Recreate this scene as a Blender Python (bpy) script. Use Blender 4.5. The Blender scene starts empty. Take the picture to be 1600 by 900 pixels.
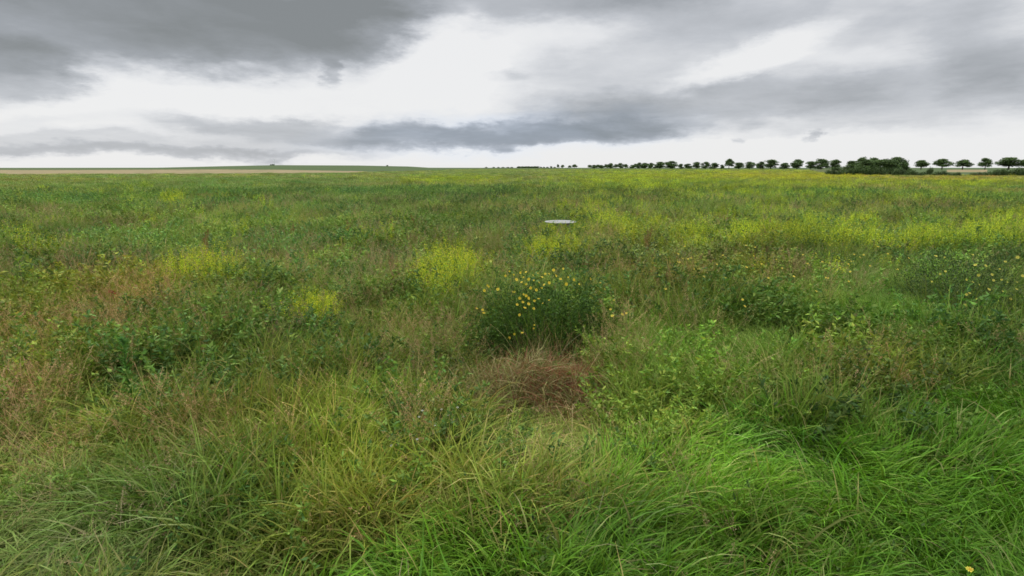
import bpy, math, random
import numpy as np

R = math.radians
rng = np.random.default_rng(11)
random.seed(5)
S = bpy.context.scene
COL = S.collection

# ------------------------------------------------------------------ camera
F = 850.0                      # focal length in pixels of the 1600 wide photograph
PITCH = math.atan2(450 - 262, F)
CAM_Z = 2.5
cam = bpy.data.cameras.new('camera')
cam.sensor_width = 36
cam.lens = 36 * F / 1600
cam.clip_start = 0.05
cam.clip_end = 20000
camo = bpy.data.objects.new('camera', cam)
camo.location = (0, 0, CAM_Z)
camo.rotation_euler = (math.pi / 2 - PITCH, 0, 0)
COL.objects.link(camo)
S.camera = camo
S.cycles.filter_width = 1.6
S.cycles.max_bounces = 4
S.cycles.diffuse_bounces = 2
S.cycles.glossy_bounces = 1
S.cycles.transmission_bounces = 2
S.cycles.transparent_max_bounces = 4

cp, sp = math.cos(PITCH), math.sin(PITCH)


def ray(px, py):
    """direction (dx, dz) per metre of world Y through a pixel of the photograph"""
    a = (np.asarray(px, float) - 800) / F
    b = (450 - np.asarray(py, float)) / F
    yy = cp + b * sp
    zz = -sp + b * cp
    return a / yy, zz / yy


def at(px, py, Y):
    a, b = ray(px, py)
    return (float(a * Y), Y, float(CAM_Z + b * Y))


def on_plane(px, py, h):
    a, b = ray(px, py)
    Y = (h - CAM_Z) / b
    return a * Y, Y


def to_px(x, y, z):
    """pixel of the photograph in which a world point lies"""
    dz = z - CAM_Z
    d = y * cp - dz * sp
    v = y * sp + dz * cp
    d = np.maximum(d, 1e-3)
    return 800 + F * x / d, 450 - F * v / d


# ------------------------------------------------------------------ sky
SUN_EL, SUN_AZ = R(52), R(-38)          # azimuth measured from +Y towards +X
W = bpy.data.worlds.new('World')
S.world = W
W.use_nodes = True
nt = W.node_tree
nt.nodes.clear()


class N:
    """tiny node helper"""
    def __init__(s, nt):
        s.nt = nt

    def new(s, t, **k):
        n = s.nt.nodes.new(t)
        for a, b in k.items():
            setattr(n, a, b)
        return n

    def put(s, sock, v):
        if hasattr(v, 'links') or isinstance(v, bpy.types.NodeSocket):
            s.nt.links.new(v, sock)
        else:
            sock.default_value = v

    def m(s, op, a, b=None, c=None, clamp=False):
        n = s.new('ShaderNodeMath', operation=op, use_clamp=clamp)
        s.put(n.inputs[0], a)
        if b is not None:
            s.put(n.inputs[1], b)
        if c is not None:
            s.put(n.inputs[2], c)
        return n.outputs[0]

    def ss(s, v, a, b, lo=0.0, hi=1.0):
        n = s.new('ShaderNodeMapRange', interpolation_type='SMOOTHSTEP')
        s.put(n.inputs['Value'], v)
        n.inputs['From Min'].default_value = a
        n.inputs['From Max'].default_value = b
        n.inputs['To Min'].default_value = lo
        n.inputs['To Max'].default_value = hi
        return n.outputs[0]

    def ramp(s, v, stops):
        n = s.new('ShaderNodeValToRGB')
        e = n.color_ramp.elements
        while len(e) < len(stops):
            e.new(0.5)
        for el, (p, c) in zip(e, stops):
            el.position = p
            el.color = (*c, 1)
        s.put(n.inputs[0], v)
        return n.outputs[0]

    def mix(s, f, a, b, mode='MIX'):
        n = s.new('ShaderNodeMix', data_type='RGBA', blend_type=mode)
        s.put(n.inputs['Factor'], f)
        s.put(n.inputs[6], a if not isinstance(a, tuple) else (*a, 1))
        s.put(n.inputs[7], b if not isinstance(b, tuple) else (*b, 1))
        return n.outputs[2]


g = N(nt)
tc = g.new('ShaderNodeTexCoord')
sep = g.new('ShaderNodeSeparateXYZ')
nt.links.new(tc.outputs['Generated'], sep.inputs[0])
X, Y_, Z = sep.outputs
rad = g.m('SQRT', g.m('ADD', g.m('MULTIPLY', X, X), g.m('MULTIPLY', Y_, Y_)))
AZ = g.m('ARCTAN2', X, Y_)
EL = g.m('DIVIDE', Z, g.m('MAXIMUM', rad, 0.02))
# cloud-deck coordinates (perspective of a flat layer) for the fine structure
zc = g.m('ADD', g.m('MAXIMUM', Z, 0.0), 0.10)
comb = g.new('ShaderNodeCombineXYZ')
g.put(comb.inputs[0], g.m('DIVIDE', X, zc))
g.put(comb.inputs[1], g.m('DIVIDE', Y_, zc))
deck = comb.outputs[0]
comb2 = g.new('ShaderNodeCombineXYZ')
g.put(comb2.inputs[0], AZ)
g.put(comb2.inputs[1], g.m('MULTIPLY', EL, 2.6))
flat = comb2.outputs[0]


def noise(vec, scale, detail=5, rough=0.55, dist=0.0):
    n = g.new('ShaderNodeTexNoise')
    nt.links.new(vec, n.inputs['Vector'])
    n.inputs['Scale'].default_value = scale
    n.inputs['Detail'].default_value = detail
    n.inputs['Roughness'].default_value = rough
    n.inputs['Distortion'].default_value = dist
    return n


w1 = noise(flat, 3.2, 6, 0.55)
w2 = noise(flat, 11.0, 5, 0.6)
wsep = g.new('ShaderNodeSeparateColor')
nt.links.new(w1.outputs['Color'], wsep.inputs[0])
w2sep = g.new('ShaderNodeSeparateColor')
nt.links.new(w2.outputs['Color'], w2sep.inputs[0])
c0 = lambda v, k: g.m('MULTIPLY', g.m('SUBTRACT', v, 0.5), k)
AZw = g.m('ADD', AZ, g.m('ADD', c0(wsep.outputs[0], 0.30), c0(w2sep.outputs[0], 0.08)))
ELw = g.m('ADD', EL, g.m('ADD', c0(wsep.outputs[1], 0.085), c0(w2sep.outputs[1], 0.035)))


w3 = noise(flat, 38.0, 5, 0.65)
w3sep = g.new('ShaderNodeSeparateColor')
nt.links.new(w3.outputs['Color'], w3sep.inputs[0])
AZf = g.m('ADD', AZ, c0(w3sep.outputs[0], 0.05))
ELf = g.m('ADD', EL, c0(w3sep.outputs[1], 0.025))
AZw = g.m('ADD', AZw, c0(w3sep.outputs[0], 0.03))
ELw = g.m('ADD', ELw, c0(w3sep.outputs[1], 0.014))


def sky_uv(px, py):
    a, b = ray(px, py)
    return math.atan(a), float(b / math.sqrt(1 + a * a))


def blob(px, py, rx, ry, rot, w, hard=1.0, warp=True):
    u0, v0 = sky_uv(px, py)
    u1, _ = sky_uv(px + rx, py)
    su = abs(u1 - u0)
    sv = ry / F
    a, e = (AZf, ELf) if warp == 'fine' else (AZw, ELw)
    du = g.m('SUBTRACT', a, u0)
    dv = g.m('SUBTRACT', e, v0)
    c, s_ = math.cos(R(rot)), math.sin(R(rot))
    p = g.m('ADD', g.m('MULTIPLY', du, c), g.m('MULTIPLY', dv, s_))
    q = g.m('SUBTRACT', g.m('MULTIPLY', dv, c), g.m('MULTIPLY', du, s_))
    d = g.m('SQRT', g.m('ADD', g.m('POWER', g.m('DIVIDE', p, su), 2.0), g.m('POWER', g.m('DIVIDE', q, sv), 2.0)))
    return g.ss(d, 1.0 - 0.75 / hard * 1.0 if hard > 0.76 else 0.0, 1.0 + 0.35 / hard, w, 0.0)


BL = [  # px, py, half width, half height, tilt, weight, hardness
    (140, 5, 480, 92, 0, .64, 1.4), (360, 18, 330, 76, -3, .30, 1.5), (540, 45, 115, 54, 10, .22, 1.3),
    (820, -30, 460, 66, 3, .46, 1.5), (1180, -10, 330, 60, 0, .34, 1),
    (0, 112, 160, 34, 5, .42, 1.7), (488, 122, 28, 16, -30, .26, 1.4),
    (400, 190, 230, 22, -6, .16, 1.4), (560, 207, 340, 22, -2, .24, 1.5), (790, 209, 270, 21, 2, .28, 1.9), (840, 190, 250, 34, 4, .13, 1.2),
    (1010, 176, 260, 44, 8, .22, 1), (780, 122, 60, 14, 5, .20, 1.2),
    (960, 100, 210, 60, 14, .30, 1), (1120, 165, 330, 38, 6, .26, 1.2), (1420, 145, 330, 54, 10, .30, 1.2),
    (1330, 40, 330, 44, 8, .22, 1), (1590, 70, 160, 70, 22, .26, 1.2), (1500, 20, 200, 40, 10, .16, 1),
    (170, 226, 400, 17, 0, .27, 1.3), (60, 190, 90, 9, 0, .12, 1.2), (330, 240, 330, 9, 0, .18, 1.2), (560, 236, 200, 9, 0, .12, 1),
]
D = None
for b in BL:
    v = blob(*b)
    D = v if D is None else g.m('ADD', D, v)
for b in [(1155, 222, 16, 6, 8, .34, .9), (1270, 215, 20, 8, 22, .36, .9)]:
    D = g.m('ADD', D, blob(*b, warp='fine'))
# light gaps
for b in [(690, 95, 110, 60, 0, .30, 1), (1180, 85, 170, 26, 20, .34, 1), (1000, 236, 420, 14, 2, .25, 1), (850, 243, 300, 8, 0, .2, 1), (270, 146, 200, 34, 0, .22, 1.2), (1100, 228, 300, 12, 0, .15, 1)]:
    D = g.m('SUBTRACT', D, blob(*b))
n1 = noise(deck, 0.55, 7, 0.58, 0.3)
n2 = noise(deck, 2.2, 8, 0.66, 0.3)
tex = g.m('ADD', c0(n1.outputs[0], 0.42), c0(n2.outputs[0], 0.34))
fade = g.ss(EL, 0.0, 0.07)
D = g.m('ADD', D, g.m('MULTIPLY', g.m('MULTIPLY', tex, fade), g.m('ADD', g.m('MULTIPLY', D, 0.8), 0.42)), clamp=False)
D = g.m('MINIMUM', g.m('MAXIMUM', D, 0.0), 1.0)
cloud = g.ramp(D, [(0.0, (.86, .862, .866)), (.16, (.77, .78, .80)), (.36, (.545, .565, .60)), (.62, (.345, .365, .39)), (.95, (.235, .25, .255))])
# bluish rain band near the horizon
blue = g.m('MULTIPLY', blob(800, 207, 300, 30, 3, 1.0, 1), 0.55)
cloud = g.mix(blue, cloud, g.mix(1.0, cloud, (.86, .98, 1.17), 'MULTIPLY'))
# the deck is thinner and much brighter overhead, out of the picture
up = g.ss(EL, 0.36, 1.0)
cloud = g.mix(up, cloud, (2.75, 2.8, 2.85))
back = g.ss(Y_, 0.25, -0.4)
cloud = g.mix(g.m('MULTIPLY', back, 0.6), cloud, (1.1, 1.12, 1.15))
skyt = g.new('ShaderNodeTexSky', sky_type='NISHITA')
skyt.sun_disc = False
skyt.sun_elevation = SUN_EL
skyt.sun_rotation = SUN_AZ
cl10 = g.mix(1.0, cloud, (10, 10, 10), 'MULTIPLY')
skycol = g.mix(0.96, skyt.outputs[0], cl10)
bg = g.new('ShaderNodeBackground')
bg.inputs['Strength'].default_value = 0.1
nt.links.new(skycol, bg.inputs[0])
wo = g.new('ShaderNodeOutputWorld')
nt.links.new(bg.outputs[0], wo.inputs[0])

sun = bpy.data.lights.new('sun', 'SUN')
sun.energy = 1.5
sun.angle = R(11)
sun.color = (1.0, 0.96, 0.9)
suno = bpy.data.objects.new('sun', sun)
suno.rotation_euler = (math.pi / 2 - SUN_EL, 0, math.pi - SUN_AZ)
COL.objects.link(suno)

vs = S.view_settings
vs.view_transform = 'Standard'
vs.look = 'None'
vs.gamma = 1
vs.use_curve_mapping = False
vs.exposure = 0.0


# ------------------------------------------------------------------ helpers
def tag(o, label=None, cat=None, group=None, kind=None):
    if label:
        o['label'] = label
    if cat:
        o['category'] = cat
    if group:
        o['group'] = group
    if kind:
        o['kind'] = kind
    return o


def empty(name, loc, rz=0.0, parent=None):
    o = bpy.data.objects.new(name, None)
    o.location = loc
    o.rotation_euler = (0, 0, rz)
    o.empty_display_size = 0.1
    COL.objects.link(o)
    return o


def kids(o):
    return [c for c in bpy.data.objects if c.parent == o]


def copy_tree(o, parent=None, known=None):
    c = o.copy()
    COL.objects.link(c)
    c.parent = parent
    for ch in o.children:
        copy_tree(ch, c)
    return c


class MB:
    """collects quads with a colour per vertex and builds ONE mesh"""
    def __init__(s):
        s.V, s.Q, s.C, s.n = [], [], [], 0

    def add(s, V, Q, C):
        V = np.asarray(V, float).reshape(-1, 3)
        Q = np.asarray(Q, int).reshape(-1, 4)
        C = np.broadcast_to(np.asarray(C, float), V.shape)
        s.V.append(V)
        s.Q.append(Q + s.n)
        s.C.append(C)
        s.n += len(V)
        return s

    def mesh(s, name, mat):
        V = np.concatenate(s.V)
        Q = np.concatenate(s.Q)
        C = np.concatenate(s.C)
        me = bpy.data.meshes.new(name)
        me.vertices.add(len(V))
        me.vertices.foreach_set('co', V.astype(np.float32).ravel())
        me.loops.add(Q.size)
        me.loops.foreach_set('vertex_index', Q.astype(np.int32).ravel())
        me.polygons.add(len(Q))
        me.polygons.foreach_set('loop_start', np.arange(0, Q.size, 4, dtype=np.int32))
        me.polygons.foreach_set('loop_total', np.full(len(Q), 4, dtype=np.int32))
        ca = me.color_attributes.new('col', 'FLOAT_COLOR', 'POINT')
        ca.data.foreach_set('color', np.concatenate([C, np.ones((len(C), 1))], 1).astype(np.float32).ravel())
        me.materials.append(mat)
        me.update()
        me.validate()
        return me

    def obj(s, name, mat, parent=None, link=True):
        o = bpy.data.objects.new(name, s.mesh(name, mat))
        if link:
            COL.objects.link(o)
        if parent is not None:
            o.parent = parent
        return o


def vnoise(x, y, scale, seed=0):
    """smooth value noise 0..1"""
    x = np.asarray(x, float) / scale + 1000.5
    y = np.asarray(y, float) / scale + 1000.5
    xi, yi = np.floor(x).astype(np.int64), np.floor(y).astype(np.int64)
    fx, fy = x - xi, y - yi
    fx = fx * fx * (3 - 2 * fx)
    fy = fy * fy * (3 - 2 * fy)

    def h(a, b):
        v = (a * 374761393 + b * 668265263 + seed * 974634777) & 0x7fffffff
        v = ((v ^ (v >> 13)) * 1274126177) & 0x7fffffff
        return ((v ^ (v >> 16)) & 0xffff) / 65535.0
    return (h(xi, yi) * (1 - fx) + h(xi + 1, yi) * fx) * (1 - fy) + (h(xi, yi + 1) * (1 - fx) + h(xi + 1, yi + 1) * fx) * fy


def fbm(x, y, scale, seed=0, o=3):
    t, a, n = 0, 1.0, 0
    for k in range(o):
        t = t + a * vnoise(x, y, scale / 2 ** k, seed + k * 17)
        n += a
        a *= 0.5
    return t / n


def sstep(v, a, b):
    t = np.clip((np.asarray(v, float) - a) / (b - a), 0, 1)
    return t * t * (3 - 2 * t)


# ------------------------------------------------------------------ terrain
HILL_PX = np.array([-700, 0, 150, 250, 350, 430, 560, 640, 690, 760, 2400])
HILL_Y = np.array([265, 264.5, 263.4, 261.9, 259.7, 258.2, 258.7, 260.2, 263.2, 264.2, 264.2])


def terr(x, y):
    x = np.asarray(x, float)
    y = np.asarray(y, float)
    yy = np.maximum(y, 1.0)
    px = 800 + F * x / (yy * cp)
    crest = CAM_Z + (262.0 - np.interp(px, HILL_PX, HILL_Y)) / F * 620 * 1.0
    base = 1.1 * sstep(yy, 90, 420)
    rise = np.clip((yy - 140) / 480, 0, 1)
    w = np.interp(px, [690, 790], [1, 0])
    z = base * (1 - w) + w * np.maximum(crest, 0.9) * rise
    z = z + 0.10 * (vnoise(x, y, 2.6, 3) - .5) * sstep(y, 2, 6) * (1 - sstep(y, 60, 160))
    return z


def field_edge(px):
    """distance at which the meadow ends, by direction"""
    return np.interp(px, [-400, 0, 400, 560, 660, 720, 1230, 1300, 2000], [185, 185, 172, 185, 250, 420, 420, 152, 140])


def foliage_mat(name, inst=False, rough=0.5, trans=0.30, spec=0.35):
    m = bpy.data.materials.new(name)
    m.use_nodes = True
    t = m.node_tree
    t.nodes.clear()
    h = N(t)
    a = h.new('ShaderNodeAttribute', attribute_name='col')
    c = a.outputs['Color']
    if inst:
        b = h.new('ShaderNodeAttribute', attribute_name='tint', attribute_type='INSTANCER')
        c = h.mix(1.0, c, b.outputs['Color'], 'MULTIPLY')
    tcn = h.new('ShaderNodeTexCoord')
    nz = h.new('ShaderNodeTexNoise')
    nz.inputs['Scale'].default_value = 9.0
    nz.inputs['Detail'].default_value = 3.0
    t.links.new(tcn.outputs['Object'], nz.inputs['Vector'])
    mr = h.new('ShaderNodeMapRange')
    t.links.new(nz.outputs[0], mr.inputs['Value'])
    mr.inputs['From Min'].default_value = .3
    mr.inputs['From Max'].default_value = .7
    mr.inputs['To Min'].default_value = .82
    mr.inputs['To Max'].default_value = 1.18
    vm = h.new('ShaderNodeVectorMath', operation='SCALE')
    t.links.new(c, vm.inputs[0])
    t.links.new(mr.outputs[0], vm.inputs['Scale'])
    c = vm.outputs[0]
    p = h.new('ShaderNodeBsdfPrincipled')
    p.inputs['Roughness'].default_value = rough
    p.inputs['Specular IOR Level'].default_value = spec
    t.links.new(c, p.inputs['Base Color'])
    tr = h.new('ShaderNodeBsdfTranslucent')
    tcol = h.mix(1.0, c, (1.1, 1.15, .7), 'MULTIPLY')
    t.links.new(tcol, tr.inputs[0])
    mx = h.new('ShaderNodeMixShader')
    mx.inputs[0].default_value = trans
    t.links.new(p.outputs[0], mx.inputs[1])
    t.links.new(tr.outputs[0], mx.inputs[2])
    o = h.new('ShaderNodeOutputMaterial')
    t.links.new(mx.outputs[0], o.inputs[0])
    return m


M_INST = foliage_mat('field_foliage', True, rough=.6, spec=.13, trans=.20)
M_VEG = foliage_mat('plant_foliage', rough=.6, spec=.12, trans=.22)
M_TREE = foliage_mat('tree_foliage', rough=.6, trans=.2, spec=.2)
M_DRY = foliage_mat('dry_stems', rough=.7, trans=.15, spec=.15)
M_FLOWER = foliage_mat('flower_petals', rough=.6, trans=.3, spec=.2)


def soil_mat(name, stops, scale, rough=.95):
    m = bpy.data.materials.new(name)
    m.use_nodes = True
    t = m.node_tree
    h = N(t)
    p = t.nodes['Principled BSDF']
    p.inputs['Roughness'].default_value = rough
    p.inputs['Specular IOR Level'].default_value = .1
    tcn = h.new('ShaderNodeTexCoord')
    nz = h.new('ShaderNodeTexNoise')
    nz.inputs['Scale'].default_value = scale
    nz.inputs['Detail'].default_value = 8
    nz.inputs['Roughness'].default_value = .65
    t.links.new(tcn.outputs['Object'], nz.inputs['Vector'])
    t.links.new(h.ramp(nz.outputs[0], stops), p.inputs['Base Color'])
    bp = h.new('ShaderNodeBump')
    bp.inputs['Strength'].default_value = .6
    bp.inputs['Distance'].default_value = .05
    t.links.new(nz.outputs[0], bp.inputs['Height'])
    t.links.new(bp.outputs[0], p.inputs['Normal'])
    return m


M_GROUND = soil_mat('meadow_soil', [(.3, (.035, .04, .016)), (.5, (.06, .075, .024)), (.72, (.12, .11, .05))], .9)
M_WHEAT = soil_mat('ripe_crop', [(.36, (.14, .125, .06)), (.52, (.20, .16, .085)), (.66, (.26, .20, .11))], .09)
M_CROP = soil_mat('green_crop', [(.3, (.040, .066, .022)), (.7, (.062, .090, .03))], .03)

# polar ground grid split in three sheets that butt against each other
az = np.linspace(R(-75), R(75), 301)
rr = np.concatenate([[0.0, .6, 1.2], np.geomspace(1.8, 120, 90), np.linspace(124, 700, 145), np.geomspace(760, 9000, 30)])
AZg, RRg = np.meshgrid(az, rr)
# radius measured along Y so field edges run straight across the view
Yg = RRg * np.cos(AZg)
Xg = RRg * np.sin(AZg)
Zg = terr(Xg, Yg)
Pg = 800 + F * Xg / (np.maximum(Yg, .5) * cp)
nr, na = Xg.shape
idx = np.arange(nr * na).reshape(nr, na)
q = np.stack([idx[:-1, :-1], idx[:-1, 1:], idx[1:, 1:], idx[1:, :-1]], -1).reshape(-1, 4)
cx = Yg.ravel()[q].mean(1)
cpx = Pg.ravel()[q].mean(1)
left = cpx < 700
right = cpx > 1330
b1 = np.interp(cpx, [0, 200, 400, 560, 640, 700], [480, 395, 285, 240, 200, 150])
wheat = (left & (cx > field_edge(cpx) - 6) & (cx < b1)) | (right & (cpx > 1478) & (cpx < 1545) & (cx > 250) & (cx < 395))
crop = (left & (cx >= b1)) | (~left & (cx > 460)) | (right & (cx > 160) & ~wheat)
mids = np.where(wheat, 1, np.where(crop, 2, 0))
VG = np.stack([Xg.ravel(), Yg.ravel(), Zg.ravel()], 1)
for k, (nm, mt, lab) in enumerate([('ground', M_GROUND, 'rough weedy soil under the meadow'), ('ripe_field', M_WHEAT, 'strip of pale ripe crop beyond the meadow'),
                                   ('green_field', M_CROP, 'green crop field on the low rise')]):
    qq = q[mids == k]
    u, inv = np.unique(qq, return_inverse=True)
    mb = MB().add(VG[u], inv.reshape(-1, 4), (1, 1, 1))
    o = mb.obj(nm, mt)
    for p_ in o.data.polygons:
        p_.use_smooth = True
    tag(o, lab, None, None, 'structure')


# ------------------------------------------------------------------ plant pieces
def blades(mb, base, azm, L, Wd, th0, bend, col, seg=5, tip=None, roll=.5, pw=1.3, thin=False):
    n = len(azm)
    base = np.asarray(base, float).reshape(-1, 3)
    L, Wd, th0, bend = [np.broadcast_to(np.asarray(v, float), (n,)) for v in (L, Wd, th0, bend)]
    t = np.linspace(0, 1, seg + 1)
    tm = (t[1:] + t[:-1]) / 2
    th_m = th0[:, None] + bend[:, None] * tm ** pw
    ds = (L / seg)[:, None]
    r = np.concatenate([np.zeros((n, 1)), np.cumsum(np.sin(th_m) * ds, 1)], 1)
    z = np.concatenate([np.zeros((n, 1)), np.cumsum(np.cos(th_m) * ds, 1)], 1)
    th = th0[:, None] + bend[:, None] * t ** pw
    ca, sa = np.cos(azm)[:, None], np.sin(azm)[:, None]
    P = np.stack([base[:, :1] + r * ca, base[:, 1:2] + r * sa, base[:, 2:3] + z], -1)
    per = np.stack([-sa + 0 * r, ca + 0 * r, 0 * r], -1)
    nrm = np.stack([np.cos(th) * ca, np.cos(th) * sa, -np.sin(th)], -1)
    rl = rng.normal(0, roll, n)[:, None, None] + rng.normal(0, roll, n)[:, None, None] * t[None, :, None]
    side = per * np.cos(rl) + nrm * np.sin(rl)
    prof = np.ones_like(t) if thin else np.minimum(1, .6 + t * 1.3) * (1 - t ** 2.6)
    prof = np.maximum(prof, .06)
    hw = (Wd[:, None] * prof[None, :] * .5)[..., None]
    V = np.stack([P - side * hw, P + side * hw], 2)          # n, seg+1, 2, 3
    b = (np.arange(n) * (seg + 1) * 2)[:, None] + (np.arange(seg) * 2)[None, :]
    Q = np.stack([b, b + 1, b + 3, b + 2], -1)
    col = np.broadcast_to(np.asarray(col, float), (n, 3))
    C = np.broadcast_to(col[:, None, None, :], V.shape).copy()
    if tip is not None:
        tipc = np.broadcast_to(np.asarray(tip, float), (n, 3))[:, None, None, :]
        k = (t ** 2.2)[None, :, None, None]
        C = C * (1 - k) + tipc * k
    mb.add(V, Q, C.reshape(-1, 3))
    return P


def rdir(n, up=0.0):
    v = rng.normal(size=(n, 3))
    v[:, 2] += up
    return v / np.linalg.norm(v, axis=1, keepdims=True)


def leaves(mb, base, d, L, Wd, col, fold=.25):
    n = len(base)
    L = np.broadcast_to(np.asarray(L, float), (n,))[:, None]
    Wd = np.broadcast_to(np.asarray(Wd, float), (n,))[:, None]
    o = rng.normal(size=(n, 3))
    s = np.cross(d, o)
    s /= np.linalg.norm(s, axis=1, keepdims=True) + 1e-9
    nn = np.cross(s, d)
    mid = base + d * L * .45 + nn * Wd * fold
    V = np.stack([base, mid - s * Wd * .5, base + d * L, mid + s * Wd * .5], 1)
    Q = np.arange(n * 4).reshape(n, 4)
    col = np.broadcast_to(np.asarray(col, float), (n, 3))
    mb.add(V, Q, np.repeat(col, 4, 0))


def tube(mb, pts, rad_, col, sides=6):
    pts = np.asarray(pts, float)
    n = len(pts)
    rad_ = np.broadcast_to(np.asarray(rad_, float), (n,))
    tan = np.gradient(pts, axis=0)
    tan /= np.linalg.norm(tan, axis=1, keepdims=True) + 1e-9
    ref = np.array([.31, .17, .93]) if abs(tan[0, 2]) < .8 else np.array([.97, .1, .2])
    a = np.cross(tan, ref)
    a /= np.linalg.norm(a, axis=1, keepdims=True)
    b = np.cross(tan, a)
    an = np.linspace(0, 2 * np.pi, sides, endpoint=False)
    V = pts[:, None] + rad_[:, None, None] * (a[:, None] * np.cos(an)[None, :, None] + b[:, None] * np.sin(an)[None, :, None])
    i = np.arange(n - 1)[:, None] * sides
    j = np.arange(sides)[None, :]
    Q = np.stack([i + j, i + (j + 1) % sides, i + sides + (j + 1) % sides, i + sides + j], -1)
    mb.add(V, Q, col)


def pick(cols, n, jit=.12, p=None):
    c = np.asarray(cols, float)
    k = rng.choice(len(c), n, p=p)
    return c[k] * (1 + rng.normal(0, jit, (n, 1))).clip(.6, 1.5) * (1 + rng.normal(0, .05, (n, 3)))


def disc(n, r):
    a = rng.uniform(0, 2 * np.pi, n)
    q_ = r * np.sqrt(rng.uniform(0, 1, n))
    return np.stack([q_ * np.cos(a), q_ * np.sin(a), np.zeros(n)], 1)


GREENS = [(.108, .180, .026), (.124, .208, .028), (.086, .155, .027), (.150, .215, .036)]
LUSH = [(.088, .222, .014), (.112, .260, .018), (.064, .172, .017), (.145, .290, .024)]
OLIVE = [(.158, .182, .046), (.182, .196, .056), (.134, .168, .038)]
STRAW = [(.36, .30, .14), (.30, .25, .11), (.42, .37, .21)]
TAN = [(.27, .19, .095), (.24, .17, .095), (.32, .235, .125), (.21, .16, .08)]
WEED = [(.052, .112, .022), (.068, .135, .026), (.044, .096, .026), (.090, .160, .030)]
HERB = [(.105, .190, .028), (.125, .215, .030), (.080, .158, .027), (.155, .22, .038)]
MUST = [(.20, .31, .028), (.16, .27, .026), (.25, .35, .034)]
YEL = [(.60, .58, .02), (.52, .55, .03), (.66, .64, .05)]
MIXP = [.25, .25, .18, .13, .08, .05, .04, .012, .008]
MIXC = GREENS + OLIVE + STRAW[:2]
TIPS = GREENS * 4 + OLIVE * 3 + STRAW[:2]


def lush_tuft(n=56, r=.14):
    mb = MB()
    b = disc(n, r)
    a = rng.normal(0, 1.0, n)
    L = rng.uniform(.20, .55, n)
    blades(mb, b, a, L, rng.uniform(.006, .016, n), rng.uniform(.05, .6, n), rng.uniform(.5, 2.2, n),
           pick(LUSH + LUSH + GREENS[:1], n), 6, tip=pick(LUSH * 3 + [(.18, .25, .04), (.30, .27, .11)], n), roll=.55)
    k = 5
    blades(mb, disc(k, r), rng.uniform(0, 6.28, k), rng.uniform(.2, .42, k), rng.uniform(.004, .009, k), rng.uniform(.4, 1.2, k), rng.uniform(.3, 1.4, k), pick(STRAW + OLIVE, k), 5, roll=.8)
    k = 6
    p = disc(k, r)
    p[:, 2] = rng.uniform(.08, .26, k)
    leaves(mb, p, rdir(k, .4), rng.uniform(.03, .06, k), rng.uniform(.015, .03, k), pick(WEED + HERB, k))
    return mb


def meadow_tuft(n=50, r=.16, cols=None, p=None, wide=1.0, tall=1.0):
    mb = MB()
    b = disc(n, r)
    a = rng.normal(0, 1.5, n)
    blades(mb, b, a, rng.uniform(.26, .68, n) * tall, rng.uniform(.005, .015, n) * wide, rng.uniform(.03, .55, n), rng.uniform(.4, 2.1, n),
           pick(cols or MIXC, n, p=p if cols else MIXP), 5, tip=pick(TIPS, n), roll=.6)
    return mb


def seed_tuft(n=16, r=.22, tall=1.0, colr=None):
    mb = MB()
    b = disc(n, r)
    a = rng.normal(0, 1.6, n)
    P = blades(mb, b, a, rng.uniform(.55, .95, n) * tall, .0026, rng.uniform(.02, .30, n), rng.uniform(.1, .8, n), pick(OLIVE + STRAW[:2], n), 5, roll=1, thin=True)
    top, prev = P[:, -1], P[:, -2]
    m = 26
    u = rng.uniform(0, 1, (n, m))
    pos = prev[:, None] * (1 - u[..., None]) + top[:, None] * u[..., None] + rng.normal(0, 1, (n, m, 3)) * (.020 * (1.15 - u))[..., None]
    d = (top - prev)
    d = d / np.linalg.norm(d, axis=1, keepdims=True)
    dd = d[:, None] + rng.normal(0, .45, (n, m, 3))
    dd /= np.linalg.norm(dd, axis=2, keepdims=True)
    leaves(mb, pos.reshape(-1, 3), dd.reshape(-1, 3), rng.uniform(.010, .020, n * m), rng.uniform(.004, .007, n * m), np.repeat(pick(colr or TAN, n), m, 0))
    k = 18
    blades(mb, disc(k, r), rng.uniform(0, 6.28, k), rng.uniform(.2, .5, k) * tall, .005, rng.uniform(.05, .5, k), rng.uniform(.3, 1.5, k), pick(OLIVE + GREENS, k), 4)
    return mb


def weed_plant(n=9, tall=1.0, cols=None, spread=.16, leaf=.045, per=34):
    mb = MB()
    cols = cols or WEED
    b = disc(n, spread * .6)
    a = np.arctan2(b[:, 1], b[:, 0]) + rng.normal(0, .5, n)
    P = blades(mb, b, a, rng.uniform(.32, .62, n) * tall, .005, rng.uniform(.05, .4, n), rng.uniform(.1, .6, n), pick(cols, n), 6, roll=1, thin=True)
    u = rng.uniform(.15, 1, (n, per)) * 5.99
    i = u.astype(int)
    f = (u - i)[..., None]
    r_ = np.arange(n)[:, None]
    pos = P[r_, i] * (1 - f) + P[r_, i + 1] * f
    d = rdir(n * per, .5)
    leaves(mb, pos.reshape(-1, 3), d, rng.uniform(.6, 1.3, n * per) * leaf, rng.uniform(.3, .5, n * per) * leaf, pick(cols, n * per))
    return mb


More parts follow.
